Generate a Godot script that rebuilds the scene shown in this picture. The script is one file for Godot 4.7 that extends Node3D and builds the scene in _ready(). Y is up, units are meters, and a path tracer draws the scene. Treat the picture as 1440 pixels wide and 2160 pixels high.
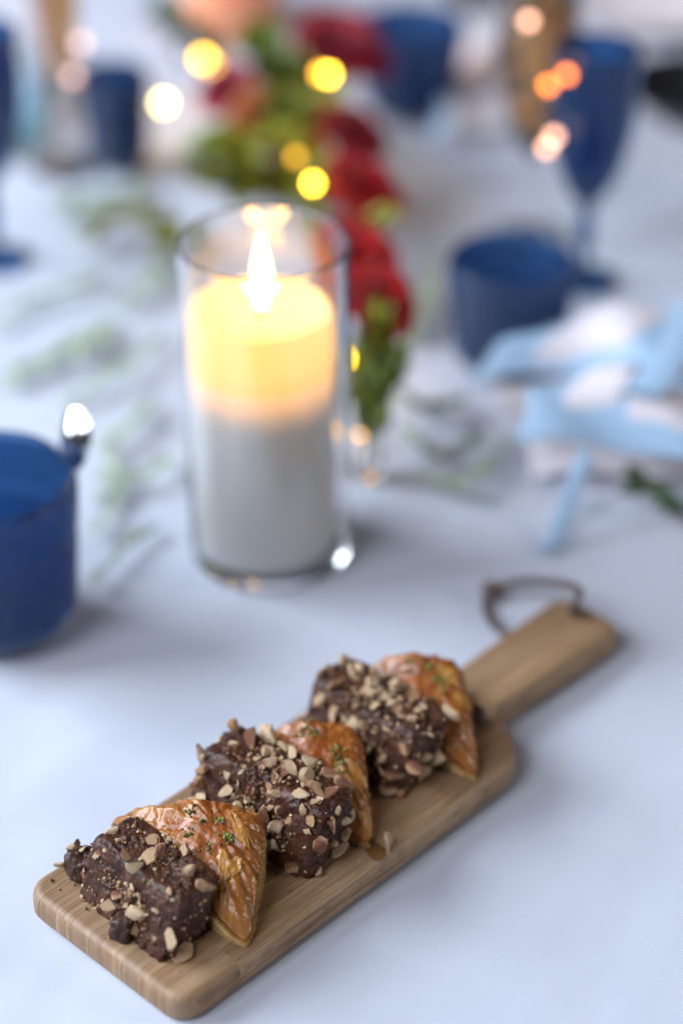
extends Node3D

# A serving board of chocolate-dipped pastries on a white tablecloth, candle and blurred table setting behind.
# Units are metres. The camera stands at x = 0, z = 0 and looks along -z; the tabletop is y = 0.

var rng := RandomNumberGenerator.new()
var noise := FastNoiseLite.new()
var taken := {}
var M := {}

# ------------------------------------------------------------------ names and metas

func numbered(called: String) -> String:
	if not taken.has(called):
		taken[called] = 0
		return called
	taken[called] += 1
	return "%s_%03d" % [called, taken[called]]

func thing(called: String, label: String, category: String, at := Vector3.ZERO, turn := 0.0, group := "") -> Node3D:
	var o := Node3D.new()
	o.name = numbered(called)
	add_child(o)
	o.position = at
	o.rotation.y = turn
	tag(o, label, category, group)
	return o

func tag(o: Node3D, label: String, category: String, group := "") -> void:
	o.set_meta("label", label)
	o.set_meta("category", category)
	if group != "":
		o.set_meta("group", group)

func part(called: String, mesh: Mesh, material: Material, parent: Node = self) -> MeshInstance3D:
	var o := MeshInstance3D.new()
	o.name = numbered(called) if parent == self else called
	o.mesh = mesh
	o.material_override = material
	parent.add_child(o, true)
	return o

# ------------------------------------------------------------------ mesh helpers

class Build:
	var p := PackedVector3Array()
	var n := PackedVector3Array()
	var uv := PackedVector2Array()
	var c := PackedColorArray()
	var ix := PackedInt32Array()

	func v(at: Vector3, t := Vector2.ZERO, col := Color.WHITE) -> int:
		p.append(at)
		uv.append(t)
		c.append(col)
		return p.size() - 1

	func tri(a: int, b: int, d: int) -> void:   # counter-clockwise seen from outside
		ix.append(a)
		ix.append(b)
		ix.append(d)

	func quad(a: int, b: int, d: int, e: int) -> void:
		tri(a, b, d)
		tri(a, d, e)

	func flip() -> void:
		for i in range(0, ix.size(), 3):
			var t := ix[i + 1]
			ix[i + 1] = ix[i + 2]
			ix[i + 2] = t

	func outward() -> void:   # closed meshes: make the faces look outside
		var vol := 0.0
		for i in range(0, ix.size(), 3):
			vol += p[ix[i]].dot(p[ix[i + 1]].cross(p[ix[i + 2]]))
		if vol < 0.0:
			flip()

	func smooth() -> void:
		n.resize(p.size())
		n.fill(Vector3.ZERO)
		for i in range(0, ix.size(), 3):
			var a := p[ix[i]]
			var f := (p[ix[i + 1]] - a).cross(p[ix[i + 2]] - a)
			n[ix[i]] += f
			n[ix[i + 1]] += f
			n[ix[i + 2]] += f
		for i in n.size():
			n[i] = n[i].normalized() if n[i].length() > 1e-14 else Vector3.UP

	func faceted() -> void:
		var q := Build.new()
		for i in range(0, ix.size(), 3):
			for k in 3:
				var j := ix[i + k]
				q.v(p[j], uv[j], c[j])
			q.tri(i, i + 1, i + 2)
		p = q.p
		uv = q.uv
		c = q.c
		ix = q.ix
		smooth()

	func add(o: Build, t := Transform3D.IDENTITY, tint := Color.WHITE) -> void:
		var at := p.size()
		for i in o.p.size():
			p.append(t * o.p[i])
			uv.append(o.uv[i])
			c.append(o.c[i] * tint)
		if o.n.size() == o.p.size():
			for i in o.n.size():
				n.append((t.basis * o.n[i]).normalized())
		for i in o.ix:
			ix.append(at + i)

	func mesh() -> ArrayMesh:
		if n.size() != p.size():
			smooth()
		var a := []
		a.resize(Mesh.ARRAY_MAX)
		a[Mesh.ARRAY_VERTEX] = p
		a[Mesh.ARRAY_NORMAL] = n
		a[Mesh.ARRAY_TEX_UV] = uv
		a[Mesh.ARRAY_COLOR] = c
		var r := PackedInt32Array()
		r.resize(ix.size())
		for i in range(0, ix.size(), 3):
			r[i] = ix[i]
			r[i + 1] = ix[i + 2]
			r[i + 2] = ix[i + 1]
		a[Mesh.ARRAY_INDEX] = r
		var m := ArrayMesh.new()
		m.add_surface_from_arrays(Mesh.PRIMITIVE_TRIANGLES, a)
		return m

func grid(b: Build, nu: int, nv: int, f: Callable) -> int:   # f(u, v) -> [position, uv, colour]
	var at := b.p.size()
	for j in nv + 1:
		for i in nu + 1:
			var r = f.call(float(i) / nu, float(j) / nv)
			b.v(r[0], r[1] if r.size() > 1 else Vector2(float(i) / nu, float(j) / nv), r[2] if r.size() > 2 else Color.WHITE)
	for j in nv:
		for i in nu:
			var a := at + j * (nu + 1) + i
			b.quad(a, a + 1, a + nu + 2, a + nu + 1)
	return at

func lathe(profile: Array, seg := 64) -> Build:   # (radius, height) pairs; a pair given twice makes a sharp edge
	var b := Build.new()
	var k := profile.size()
	for q in profile:
		for i in seg + 1:
			var a := TAU * i / seg
			b.v(Vector3(q.x * cos(a), q.y, q.x * sin(a)), Vector2(float(i) / seg, q.y))
	for j in k - 1:
		if profile[j].distance_to(profile[j + 1]) < 1e-7:
			continue
		for i in seg:
			var a: int = j * (seg + 1) + i
			if profile[j].x > 1e-7:
				b.tri(a, a + 1, a + seg + 1)
			if profile[j + 1].x > 1e-7:
				b.tri(a + 1, a + seg + 2, a + seg + 1)
	b.outward()
	b.smooth()
	for j in k:   # close the seam in the normals
		var f: int = j * (seg + 1)
		var s := (b.n[f] + b.n[f + seg]).normalized()
		b.n[f] = s
		b.n[f + seg] = s
	return b

func tube(pts: PackedVector3Array, rad: Callable, seg := 10) -> Build:
	var b := Build.new()
	var side := Vector3.ZERO
	for i in pts.size():
		var d := (pts[mini(i + 1, pts.size() - 1)] - pts[maxi(i - 1, 0)]).normalized()
		if side == Vector3.ZERO:
			side = d.cross(Vector3.UP if absf(d.y) < 0.9 else Vector3.RIGHT).normalized()
		side = (side - d * d.dot(side)).normalized()
		var w := d.cross(side)
		var t := float(i) / (pts.size() - 1)
		var r: float = rad.call(t)
		for k in seg:
			var a := TAU * k / seg
			b.v(pts[i] + (side * cos(a) + w * sin(a)) * r, Vector2(float(k) / seg, t))
	for i in pts.size() - 1:
		for k in seg:
			var a := i * seg + k
			var e := i * seg + (k + 1) % seg
			b.quad(a, e, e + seg, a + seg)
	var s := b.v(pts[0])
	var l := b.v(pts[pts.size() - 1])
	for k in seg:
		b.tri(s, (k + 1) % seg, k)
		b.tri(l, (pts.size() - 1) * seg + k, (pts.size() - 1) * seg + (k + 1) % seg)
	b.outward()
	b.smooth()
	return b

func spline(ctrl: Array, steps := 8) -> PackedVector3Array:
	var out := PackedVector3Array()
	for i in ctrl.size() - 1:
		var a: Vector3 = ctrl[maxi(i - 1, 0)]
		var b: Vector3 = ctrl[i]
		var c: Vector3 = ctrl[i + 1]
		var d: Vector3 = ctrl[mini(i + 2, ctrl.size() - 1)]
		for k in steps:
			out.append(b.cubic_interpolate(c, a, d, float(k) / steps))
	out.append(ctrl[ctrl.size() - 1])
	return out

func ball(level: int) -> Build:   # icosphere of radius 1
	var b := Build.new()
	var g := (1.0 + sqrt(5.0)) / 2.0
	for q in [Vector3(-1, g, 0), Vector3(1, g, 0), Vector3(-1, -g, 0), Vector3(1, -g, 0), Vector3(0, -1, g), Vector3(0, 1, g), Vector3(0, -1, -g), Vector3(0, 1, -g), Vector3(g, 0, -1), Vector3(g, 0, 1), Vector3(-g, 0, -1), Vector3(-g, 0, 1)]:
		b.v(q.normalized())
	b.ix = PackedInt32Array([0, 11, 5, 0, 5, 1, 0, 1, 7, 0, 7, 10, 0, 10, 11, 1, 5, 9, 5, 11, 4, 11, 10, 2, 10, 7, 6, 7, 1, 8, 3, 9, 4, 3, 4, 2, 3, 2, 6, 3, 6, 8, 3, 8, 9, 4, 9, 5, 2, 4, 11, 6, 2, 10, 8, 6, 7, 9, 8, 1])
	for l in level:
		var old := b.ix
		var mid := {}
		b.ix = PackedInt32Array()
		for i in range(0, old.size(), 3):
			var m := [0, 0, 0]
			for k in 3:
				var e := Vector2i(mini(old[i + k], old[i + (k + 1) % 3]), maxi(old[i + k], old[i + (k + 1) % 3]))
				if not mid.has(e):
					mid[e] = b.v((b.p[e.x] + b.p[e.y]).normalized())
				m[k] = mid[e]
			b.tri(old[i], m[0], m[2])
			b.tri(old[i + 1], m[1], m[0])
			b.tri(old[i + 2], m[2], m[1])
			b.tri(m[0], m[1], m[2])
	b.outward()
	return b

func nz(q: Vector3, f: float) -> float:
	return noise.get_noise_3d(q.x * f, q.y * f, q.z * f)

func rdir() -> Vector3:
	while true:
		var q := Vector3(rng.randf_range(-1, 1), rng.randf_range(-1, 1), rng.randf_range(-1, 1))
		if q.length() < 1.0 and q.length() > 0.1:
			return q.normalized()
	return Vector3.UP

# ------------------------------------------------------------------ materials

func col(r: float, g: float, b: float, a := 1.0) -> Color:   # linear, real-world base colour
	var c := Color(r, g, b).linear_to_srgb()
	c.a = a
	return c

func mat(called: String, c: Color, rough := 0.7, coloured := false) -> StandardMaterial3D:
	var m := StandardMaterial3D.new()
	m.resource_name = called
	m.albedo_color = c
	m.roughness = rough
	m.vertex_color_use_as_albedo = coloured
	return m

func clear_glass(called: String, alpha := 0.04) -> StandardMaterial3D:
	var m := mat(called, Color(1, 1, 1, alpha), 0.03)
	m.transparency = BaseMaterial3D.TRANSPARENCY_ALPHA
	return m

func noise_texture(f: float, ramp: Gradient, seed_: int, w := 512, h := 512, oct := 4) -> ImageTexture:
	var fn := FastNoiseLite.new()
	fn.seed = seed_
	fn.frequency = f
	fn.fractal_octaves = oct
	var im := fn.get_seamless_image(w, h)
	im.convert(Image.FORMAT_RGB8)
	for y in h:
		for x in w:
			im.set_pixel(x, y, ramp.sample(im.get_pixel(x, y).r))
	return ImageTexture.create_from_image(im)

func bamboo_texture() -> ImageTexture:   # u along the board, v across
	var w := 1024
	var h := 1024
	var im := Image.create(w, h, false, Image.FORMAT_RGB8)
	var a := FastNoiseLite.new()
	a.seed = 5
	a.frequency = 1.0
	a.fractal_octaves = 3
	var dark := Color(0.14, 0.07, 0.034)
	var mid := Color(0.31, 0.182, 0.098)
	var pale := Color(0.40, 0.265, 0.155)
	for y in h:
		var vv := y / float(h)
		for x in w:
			var uu := x / float(w)
			var wob := vv + 0.004 * sin(uu * 5.0)
			var broad := a.get_noise_2d(uu * 2.2, wob * 16.0)
			var streak := a.get_noise_2d(uu * 4.0 + 50.0, wob * 190.0)
			var fine := a.get_noise_2d(uu * 14.0 + 90.0, wob * 480.0)
			var c := mid.lerp(pale, clampf(0.5 + broad * 1.1, 0, 1))
			c = c.lerp(dark, clampf((streak - 0.05) * 1.6, 0, 0.6))
			c = c.lerp(dark, clampf((fine - 0.10) * 1.4, 0, 0.5))
			im.set_pixel(x, y, c.linear_to_srgb())
	return ImageTexture.create_from_image(im)

func twill_texture() -> ImageTexture:   # relief of a fine diagonal weave, its grooves also painted darker in colour, 8 ribs a tile
	var w := 256
	var im := Image.create(w, w, false, Image.FORMAT_RGB8)
	var a := FastNoiseLite.new()
	a.seed = 11
	a.frequency = 0.02
	for y in w:
		for x in w:
			var d := fposmod((x + y) / 32.0, 1.0)
			var rib := 0.5 + 0.5 * cos(TAU * d)
			var cross := 0.5 + 0.5 * cos(TAU * (x - y) / 16.0)
			var t := 0.80 + 0.20 * (rib * 0.8 + cross * 0.2) * (0.85 + 0.15 * a.get_noise_2d(x * 3.0, y * 3.0))
			im.set_pixel(x, y, Color(t, t, t))
	return ImageTexture.create_from_image(im)

func materials() -> void:
	var cloth := mat("white cotton", col(0.70, 0.735, 0.86), 0.95)
	cloth.albedo_texture = twill_texture()
	cloth.heightmap_enabled = true
	cloth.heightmap_texture = cloth.albedo_texture
	cloth.heightmap_scale = 0.06
	cloth.uv1_scale = Vector3(1.0 / 0.0112, 1.0 / 0.0112, 1)
	cloth.rim_enabled = true
	cloth.rim = 0.2
	M.cloth = cloth
	var wood := mat("oiled bamboo", Color.WHITE, 0.52, true)
	wood.albedo_texture = bamboo_texture()
	wood.heightmap_enabled = true
	wood.heightmap_texture = wood.albedo_texture
	wood.heightmap_scale = 0.02
	M.wood = wood
	M.cord = mat("brown leather cord", col(0.10, 0.065, 0.06), 0.6)
	var choc := mat("dark chocolate", Color.WHITE, 0.46, true)
	choc.metallic_specular = 0.4
	choc.heightmap_enabled = true
	var g := Gradient.new()
	g.set_color(0, Color.BLACK)
	g.set_color(1, Color.WHITE)
	var bumps := noise_texture(0.02, g, 3, 512, 512, 5)
	choc.heightmap_texture = bumps
	choc.heightmap_scale = 0.03
	choc.uv1_triplanar = true
	choc.uv1_scale = Vector3(45, 45, 45)
	M.choc = choc
	var nut := mat("chopped roasted nut", Color.WHITE, 0.6, true)
	nut.heightmap_enabled = true
	nut.heightmap_texture = bumps
	nut.heightmap_scale = 0.03
	nut.uv1_triplanar = true
	nut.uv1_scale = Vector3(90, 90, 90)
	M.nut = nut
	var crust := mat("syrup glazed filo", Color.WHITE, 0.46, true)
	crust.clearcoat_enabled = true
	crust.metallic_specular = 0.4
	crust.clearcoat = 0.55
	crust.clearcoat_roughness = 0.2
	crust.subsurf_scatter_enabled = true
	crust.subsurf_scatter_strength = 0.06
	crust.heightmap_enabled = true
	crust.heightmap_texture = bumps
	crust.heightmap_scale = 0.05
	crust.uv1_triplanar = true
	crust.uv1_scale = Vector3(40, 40, 40)
	M.crust = crust
	var layer := mat("filo layers", Color.WHITE, 0.4, true)
	layer.heightmap_enabled = true
	layer.heightmap_texture = bumps
	layer.heightmap_scale = 0.04
	layer.uv1_triplanar = true
	layer.uv1_scale = Vector3(60, 60, 60)
	M.layer = layer
	M.pistachio = mat("ground pistachio", Color.WHITE, 0.7, true)
	var syrup := mat("syrup", col(0.28, 0.12, 0.03, 0.45), 0.12)
	syrup.transparency = BaseMaterial3D.TRANSPARENCY_ALPHA
	syrup.roughness = 0.3
	M.syrup = syrup
	var wax := mat("white wax", col(0.955, 0.935, 0.885), 0.5)
	wax.backlight_enabled = true
	wax.backlight = col(0.70, 0.70, 0.70)
	wax.subsurf_scatter_enabled = true
	wax.subsurf_scatter_strength = 0.1
	M.wax = wax
	M.glow_tinted = wax.duplicate()
	M.glow_tinted.resource_name = "wax with painted yellow glow"
	M.glow_tinted.albedo_color = col(0.95, 0.84, 0.50)  # yellow candle glow painted into the colour of the upper wax
	M.wax_core = mat("white wax", col(0.96, 0.96, 0.965), 0.5)
	M.wax_core.roughness = 0.6
	M.glass = clear_glass("clear glass", 0.05)
	M.glass.metallic_specular = 0.42
	M.glass_solid = mat("thick clear glass", Color(1, 1, 1, 0.0), 0.0)
	M.glass_solid.refraction_enabled = true
	M.glass_solid.refraction_scale = 0.05
	M.glass_solid.metallic_specular = 0.42
	var fl := mat("candle flame", col(1, 0.8, 0.4), 1.0)
	fl.emission_enabled = true
	fl.emission = col(1.0, 0.78, 0.36)
	fl.emission_energy_multiplier = 8.0
	M.flame = fl
	M.wick = mat("wick", col(0.02, 0.018, 0.015), 0.9)
	var blue := mat("cobalt pressed glass", col(0.12, 0.28, 0.56, 0.09), 0.05)
	blue.refraction_enabled = true
	blue.refraction_scale = 0.05
	M.blue = blue
	M.navy = mat("dark blue glass", col(0.055, 0.16, 0.38, 0.14), 0.05)
	M.navy.refraction_enabled = true
	M.navy.refraction_scale = 0.05
	M.steel = mat("polished steel", col(0.78, 0.78, 0.77), 0.14)
	M.steel.metallic = 1.0
	M.leaf_dark = mat("dark green leaf", col(0.045, 0.085, 0.03), 0.55)
	M.leaf_olive = mat("olive green leaf", col(0.22, 0.23, 0.008), 0.55)
	M.leaf_green = mat("fresh green leaf", col(0.13, 0.18, 0.010), 0.55)
	M.leaf_grey = mat("pale grey green leaf", col(0.42, 0.50, 0.36), 0.6)
	M.leaf_teal = mat("blue green leaf", col(0.03, 0.13, 0.15), 0.6)
	for k in ["leaf_dark", "leaf_green", "leaf_olive", "leaf_grey", "leaf_teal"]:
		M[k].backlight_enabled = true
		M[k].backlight = Color(0.25, 0.25, 0.25)
	M.stem = mat("green stem", col(0.10, 0.15, 0.04), 0.6)
	M.red = mat("red petal", col(0.46, 0.002, 0.006), 0.75)
	M.crimson = mat("crimson petal", col(0.26, 0.004, 0.02), 0.6)
	M.magenta = mat("magenta petal", col(0.24, 0.01, 0.07), 0.6)
	M.orange = mat("burnt orange petal", col(0.42, 0.10, 0.012), 0.6)
	for k in ["red", "crimson", "magenta", "orange"]:
		M[k].backlight_enabled = true
		M[k].backlight = Color(0.3, 0.3, 0.3)
	M.wire = mat("thin copper wire", col(0.35, 0.18, 0.08), 0.4)
	M.wire.metallic = 0.8
	M.napkin = mat("white linen", col(0.66, 0.60, 0.64), 0.9)
	M.ribbon = mat("light blue satin ribbon", col(0.31, 0.45, 0.62), 0.75)
	M.ribbon.rim_enabled = true
	M.ribbon.rim = 0.4
	M.peach = mat("wax with painted peach glow", col(0.85, 0.36, 0.20), 0.5)
	M.peach.subsurf_scatter_enabled = true
	M.peach.subsurf_scatter_strength = 0.6  # glow of the burning candle is put into this peach colour
	M.black = mat("plain black", col(0.012, 0.011, 0.014), 0.4)
	var wine := mat("sparkling wine", col(0.55, 0.28, 0.09, 0.05), 0.03)
	wine.refraction_enabled = true
	wine.refraction_scale = 0.033
	M.wine = wine

func glow(called: String, c: Color, energy: float) -> StandardMaterial3D:
	var m := mat(called, c, 0.4)
	m.emission_enabled = true
	m.emission = c
	m.emission_energy_multiplier = energy
	return m

# ------------------------------------------------------------------ the serving board

const BOARD := Vector3(-0.0891, 0, -0.5964)
const BOARD_TURN := -0.7645        # its length runs along local -z, its width along local x
const THICK := 0.0135

func on_board(t: float, s: float, y := 0.0) -> Vector3:   # millimetres across and along the board
	return BOARD + Vector3(t * 0.001, THICK + y * 0.001, -s * 0.001).rotated(Vector3.UP, BOARD_TURN)

func arc(c: Vector2, r: float, a0: float, a1: float, k := 8) -> PackedVector2Array:
	var o := PackedVector2Array()
	for i in k + 1:
		var a := deg_to_rad(lerpf(a0, a1, float(i) / k))
		o.append(c + Vector2(cos(a), sin(a)) * r)
	return o

func board_outline() -> PackedVector2Array:   # x across, y along
	var o := PackedVector2Array()
	o.append_array(arc(Vector2(-0.0360, 0.0055), 0.0110, 180, 270))
	o.append_array(arc(Vector2(0.0355, 0.0055), 0.0110, 270, 360))
	o.append_array(arc(Vector2(0.0165, 0.178), 0.029, 0, 71, 12))
	o.append_array(arc(Vector2(0.0302, 0.2177), 0.0130, 248, 182, 8))
	o.append_array(arc(Vector2(0.0078, 0.2880), 0.0118, 0, 90, 8))
	o.append_array(arc(Vector2(-0.0078, 0.2880), 0.0118, 90, 180, 8))
	o.append_array(arc(Vector2(-0.0302, 0.2177), 0.0130, -2, -68, 8))
	o.append_array(arc(Vector2(-0.0165, 0.178), 0.029, 109, 180, 12))
	return o

func clip_line(poly: Array, x: float, keep_above: bool) -> Array:   # polygon of [position, normal]
	var o := []
	for i in poly.size():
		var a = poly[i]
		var b = poly[(i + 1) % poly.size()]
		var ia: bool = (a[0].x >= x) == keep_above
		var ib: bool = (b[0].x >= x) == keep_above
		if ia:
			o.append(a)
		if ia != ib:
			var t: float = (x - a[0].x) / (b[0].x - a[0].x)
			o.append([a[0].lerp(b[0], t), a[1].lerp(b[1], t)])
	return o

func serving_board() -> void:
	var o := thing("serving_board", "bamboo paddle serving board holding the three pastries", "serving board", BOARD, BOARD_TURN)
	var line := board_outline()
	var k := line.size()
	var nrm := PackedVector2Array()
	for i in k:
		var d := Vector2.ZERO
		for e in [(line[i] - line[(i + k - 1) % k]), (line[(i + 1) % k] - line[i])]:
			if e.length() > 1e-6:
				d += e.normalized()
		nrm.append(Vector2(d.y, -d.x).normalized())
	# rounded profile: [inset, height, normal out, normal up]
	var rings := [[0.0035, 0.0, 0.0, -1.0], [0.0012, 0.0008, 0.6, -0.8], [0.0, 0.003, 1.0, 0.0], [0.0, 0.0085, 1.0, 0.0]]
	for i in range(1, 6):
		var a := PI / 2 * i / 5.0
		rings.append([0.0042 * (1.0 - cos(a)), THICK - 0.005 + 0.005 * sin(a), cos(a), sin(a)])
	var pts := []
	for r in rings:
		var row := []
		for i in k:
			var q: Vector2 = line[i] - nrm[i] * r[0]
			row.append([Vector3(q.x, r[1], -q.y), Vector3(nrm[i].x * r[2], r[3], -nrm[i].y * r[2]).normalized()])
		pts.append(row)
	var tris := []
	for j in rings.size() - 1:
		for i in k:
			var e := (i + 1) % k
			tris.append([pts[j][i], pts[j][e], pts[j + 1][e]])
			tris.append([pts[j][i], pts[j + 1][e], pts[j + 1][i]])
	for last in [0, rings.size() - 1]:
		var flat := PackedVector2Array()
		for i in k:
			flat.append(Vector2(pts[last][i][0].x, -pts[last][i][0].z))
		var ids := Geometry2D.triangulate_polygon(flat)
		for i in range(0, ids.size(), 3):
			var t := [pts[last][ids[i]], pts[last][ids[i + 1]], pts[last][ids[i + 2]]]
			var up: float = (t[1][0] - t[0][0]).cross(t[2][0] - t[0][0]).y
			if (up > 0) != (last > 0):
				t = [t[0], t[2], t[1]]
			tris.append(t)
	# glued strips of bamboo, each a piece of its own
	var cuts := [-0.05, -0.0365, -0.0265, -0.0175, -0.0065, 0.0025, 0.0125, 0.0215, 0.0325, 0.05]
	for c in cuts.size() - 1:
		var b := Build.new()
		var tone := rng.randf_range(0.86, 1.06)
		var warm := rng.randf_range(-0.03, 0.03)
		var tint := Color(tone * (1 + warm), tone, tone * (1 - warm))
		var shift := Vector2(rng.randf(), rng.randf())
		for t in tris:
			var poly := clip_line(clip_line(t, cuts[c] + 0.00006, true), cuts[c + 1] - 0.00006, false)
			if poly.size() < 3:
				continue
			var at := b.p.size()
			for q in poly:
				var w: Vector3 = q[0]
				var uv := Vector2(w.z / 0.30 + shift.x, w.x / 0.12 + shift.y + w.y * 1.2)
				if absf(q[1].z) > 0.75 and absf(q[1].y) < 0.6:   # end grain
					uv = Vector2(w.y / 0.25 + shift.x, w.x / 0.12 + shift.y)
				b.v(w, uv, tint)
				b.n.append(q[1].normalized())
			for i in range(1, poly.size() - 1):
				b.tri(at, at + i, at + i + 1)
		part("bamboo_strip", b.mesh(), M.wood, o)
	# the leather loop through the handle
	var inv := Transform3D(Basis(Vector3.UP, BOARD_TURN), BOARD).affine_inverse()
	var loop := spline([inv * Vector3(0.1084, 0.0120, -0.8118), inv * Vector3(0.1082, 0.0190, -0.8078), inv * Vector3(0.1113, 0.0220, -0.8139), inv * Vector3(0.1054, 0.0180, -0.8257), inv * Vector3(0.0908, 0.0120, -0.8366), inv * Vector3(0.0778, 0.0060, -0.8419), inv * Vector3(0.0723, 0.0035, -0.8399), inv * Vector3(0.0686, 0.0025, -0.8307), inv * Vector3(0.0698, 0.0022, -0.8196), inv * Vector3(0.0738, 0.0022, -0.8109), inv * Vector3(0.0813, 0.0020, -0.8067)], 8)
	part("cord_loop", tube(loop, func(_t): return 0.0019, 10).mesh(), M.cord, o)
	var kn := ball(2)
	for i in kn.p.size():
		kn.p[i] = kn.p[i] * Vector3(0.0054, 0.0046, 0.0050) * (1.0 + 0.2 * nz(kn.p[i], 90.0)) + inv * Vector3(0.0723, 0.0042, -0.8397)
	part("knot", kn.mesh(), M.cord, o)
	part("cord_end", tube(PackedVector3Array([inv * Vector3(0.1077, 0.0155, -0.8070), inv * Vector3(0.1065, 0.0210, -0.8016), inv * Vector3(0.1093, 0.0250, -0.8043), inv * Vector3(0.1114, 0.0265, -0.8083)]), func(t): return 0.0022 - 0.0006 * t, 8).mesh(), M.cord, o)

# ------------------------------------------------------------------ pastries

func nut_shape() -> Build:
	var b := ball(1)
	var st := Vector3(rng.randf_range(1.1, 1.7), rng.randf_range(0.8, 1.1), rng.randf_range(0.9, 1.4))
	var cuts := []
	for i in 8:
		cuts.append([rdir(), rng.randf_range(0.22, 0.60)])
	var tone := rng.randf()
	var flesh := Color(0.84, 0.60, 0.37).lerp(Color(0.50, 0.22, 0.08), pow(rng.randf(), 1.8))
	if tone < 0.25:
		flesh = Color(0.84, 0.61, 0.36)
	var skin := Color(0.27, 0.10, 0.05)
	var skinny := rng.randf() < 0.45
	var sd := rdir()
	for i in b.p.size():
		var q := b.p[i]
		for c in cuts:
			var over: float = q.dot(c[0]) - c[1]
			if over > 0:
				q -= c[0] * over
		var f := 0.5 + 0.5 * nz(b.p[i] + sd * 7.0, 60.0)
		b.c[i] = flesh.lerp(flesh * 0.75, f)
		if skinny and b.p[i].dot(sd) > 0.35:
			b.c[i] = skin
		b.p[i] = q * st * (1.0 + 0.10 * nz(b.p[i] + sd * 3.0, 110.0))
	b.faceted()
	return b

var nuts := []      # shared meshes of chopped nuts
var specks := []

func choc_block(half: Vector3, lean: float, seed_: int, rough: float) -> Build:
	var b := ball(6)
	for i in b.p.size():
		var d := b.p[i]
		var e := pow(pow(absf(d.x / half.x), 9.0) + pow(absf(d.y / half.y), 9.0) + pow(absf(d.z / half.z), 9.0), -1.0 / 9.0)
		var q := d * e
		var off := Vector3(seed_ * 0.37, 0, 0)
		var gritty := clampf(0.45 + 1.6 * nz(q + off * 2.0, 5000.0), 0.12, 1.0)
		var lump := 0.0018 * nz(q + off, 7000.0) + rough * gritty * (0.0023 * nz(q + off, 22000.0) + 0.0012 * nz(q + off, 60000.0))
		q += d * lump
		q.y += half.y - 0.0008
		q.z -= (q.y - half.y) * lean
		q.y = maxf(q.y, 0.0002)
		var f := clampf(0.5 + 0.9 * nz(q + off, 14000.0), 0, 1)
		b.p[i] = q
		b.c[i] = Color(0.028, 0.010, 0.006).lerp(Color(0.090, 0.033, 0.018), f)
	b.smooth()
	return b

func scatter_nuts(coat: MeshInstance3D, b: Build, count: int, lo: float, hi: float, keep: Callable) -> void:
	var put := []
	var tries := 0
	while put.size() < count and tries < 9000:
		tries += 1
		var i := rng.randi_range(0, b.p.size() - 1)
		var q := b.p[i]
		var nn := b.n[i]
		if nn.y < -0.2 or q.y < 0.002 or not keep.call(q):
			continue
		var r := rng.randf_range(lo, hi)
		var ok := true
		for o in put:
			if o[0].distance_to(q) < (o[1] + r) * 0.72:
				ok = false
				break
		if not ok:
			continue
		put.append([q, r])
		var m := part("nut_piece", nuts[rng.randi_range(0, nuts.size() - 1)], M.nut, coat)
		m.transform = Transform3D(Basis(rdir(), rng.randf() * TAU).scaled(Vector3.ONE * r), q + nn * r * rng.randf_range(0.0, 0.45))

func scatter_specks(coat: MeshInstance3D, b: Build, count: int, lo: float, hi: float, keep: Callable) -> void:
	var all := Build.new()
	var n := 0
	var tries := 0
	while n < count and tries < count * 20:
		tries += 1
		var i := rng.randi_range(0, b.p.size() - 1)
		if b.n[i].y < -0.1 or not keep.call(b.p[i]):
			continue
		n += 1
		var r := lerpf(lo, hi, pow(rng.randf(), 2.0))
		all.add(specks[rng.randi_range(0, specks.size() - 1)], Transform3D(Basis(rdir(), rng.randf() * TAU).scaled(Vector3.ONE * r), b.p[i] + b.n[i] * r * 0.4))
	var m := part("nut_crumbs", all.mesh(), M.nut, coat)
	m.set_meta("kind", "stuff")

# the filo triangle: corners on the board in local (x across, z towards the near end)
func bary(q: Vector2, a: Vector2, b: Vector2, c: Vector2) -> Vector3:
	var d := (b.y - c.y) * (a.x - c.x) + (c.x - b.x) * (a.y - c.y)
	var u := ((b.y - c.y) * (q.x - c.x) + (c.x - b.x) * (q.y - c.y)) / d
	var v := ((c.y - a.y) * (q.x - c.x) + (a.x - c.x) * (q.y - c.y)) / d
	return Vector3(u, v, 1.0 - u - v)

func filo_height(w: Vector3, peak: float) -> float:
	var h := peak
	h *= 1.0 - 0.52 * pow(clampf((w.x - 0.36) / 0.64, 0, 1), 1.1)
	h *= 1.0 - 0.84 * pow(clampf((w.y - 0.16) / 0.84, 0, 1), 0.95)
	h *= 1.0 - 0.20 * pow(clampf((w.z - 0.45) / 0.55, 0, 1), 1.3)
	return h

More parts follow.
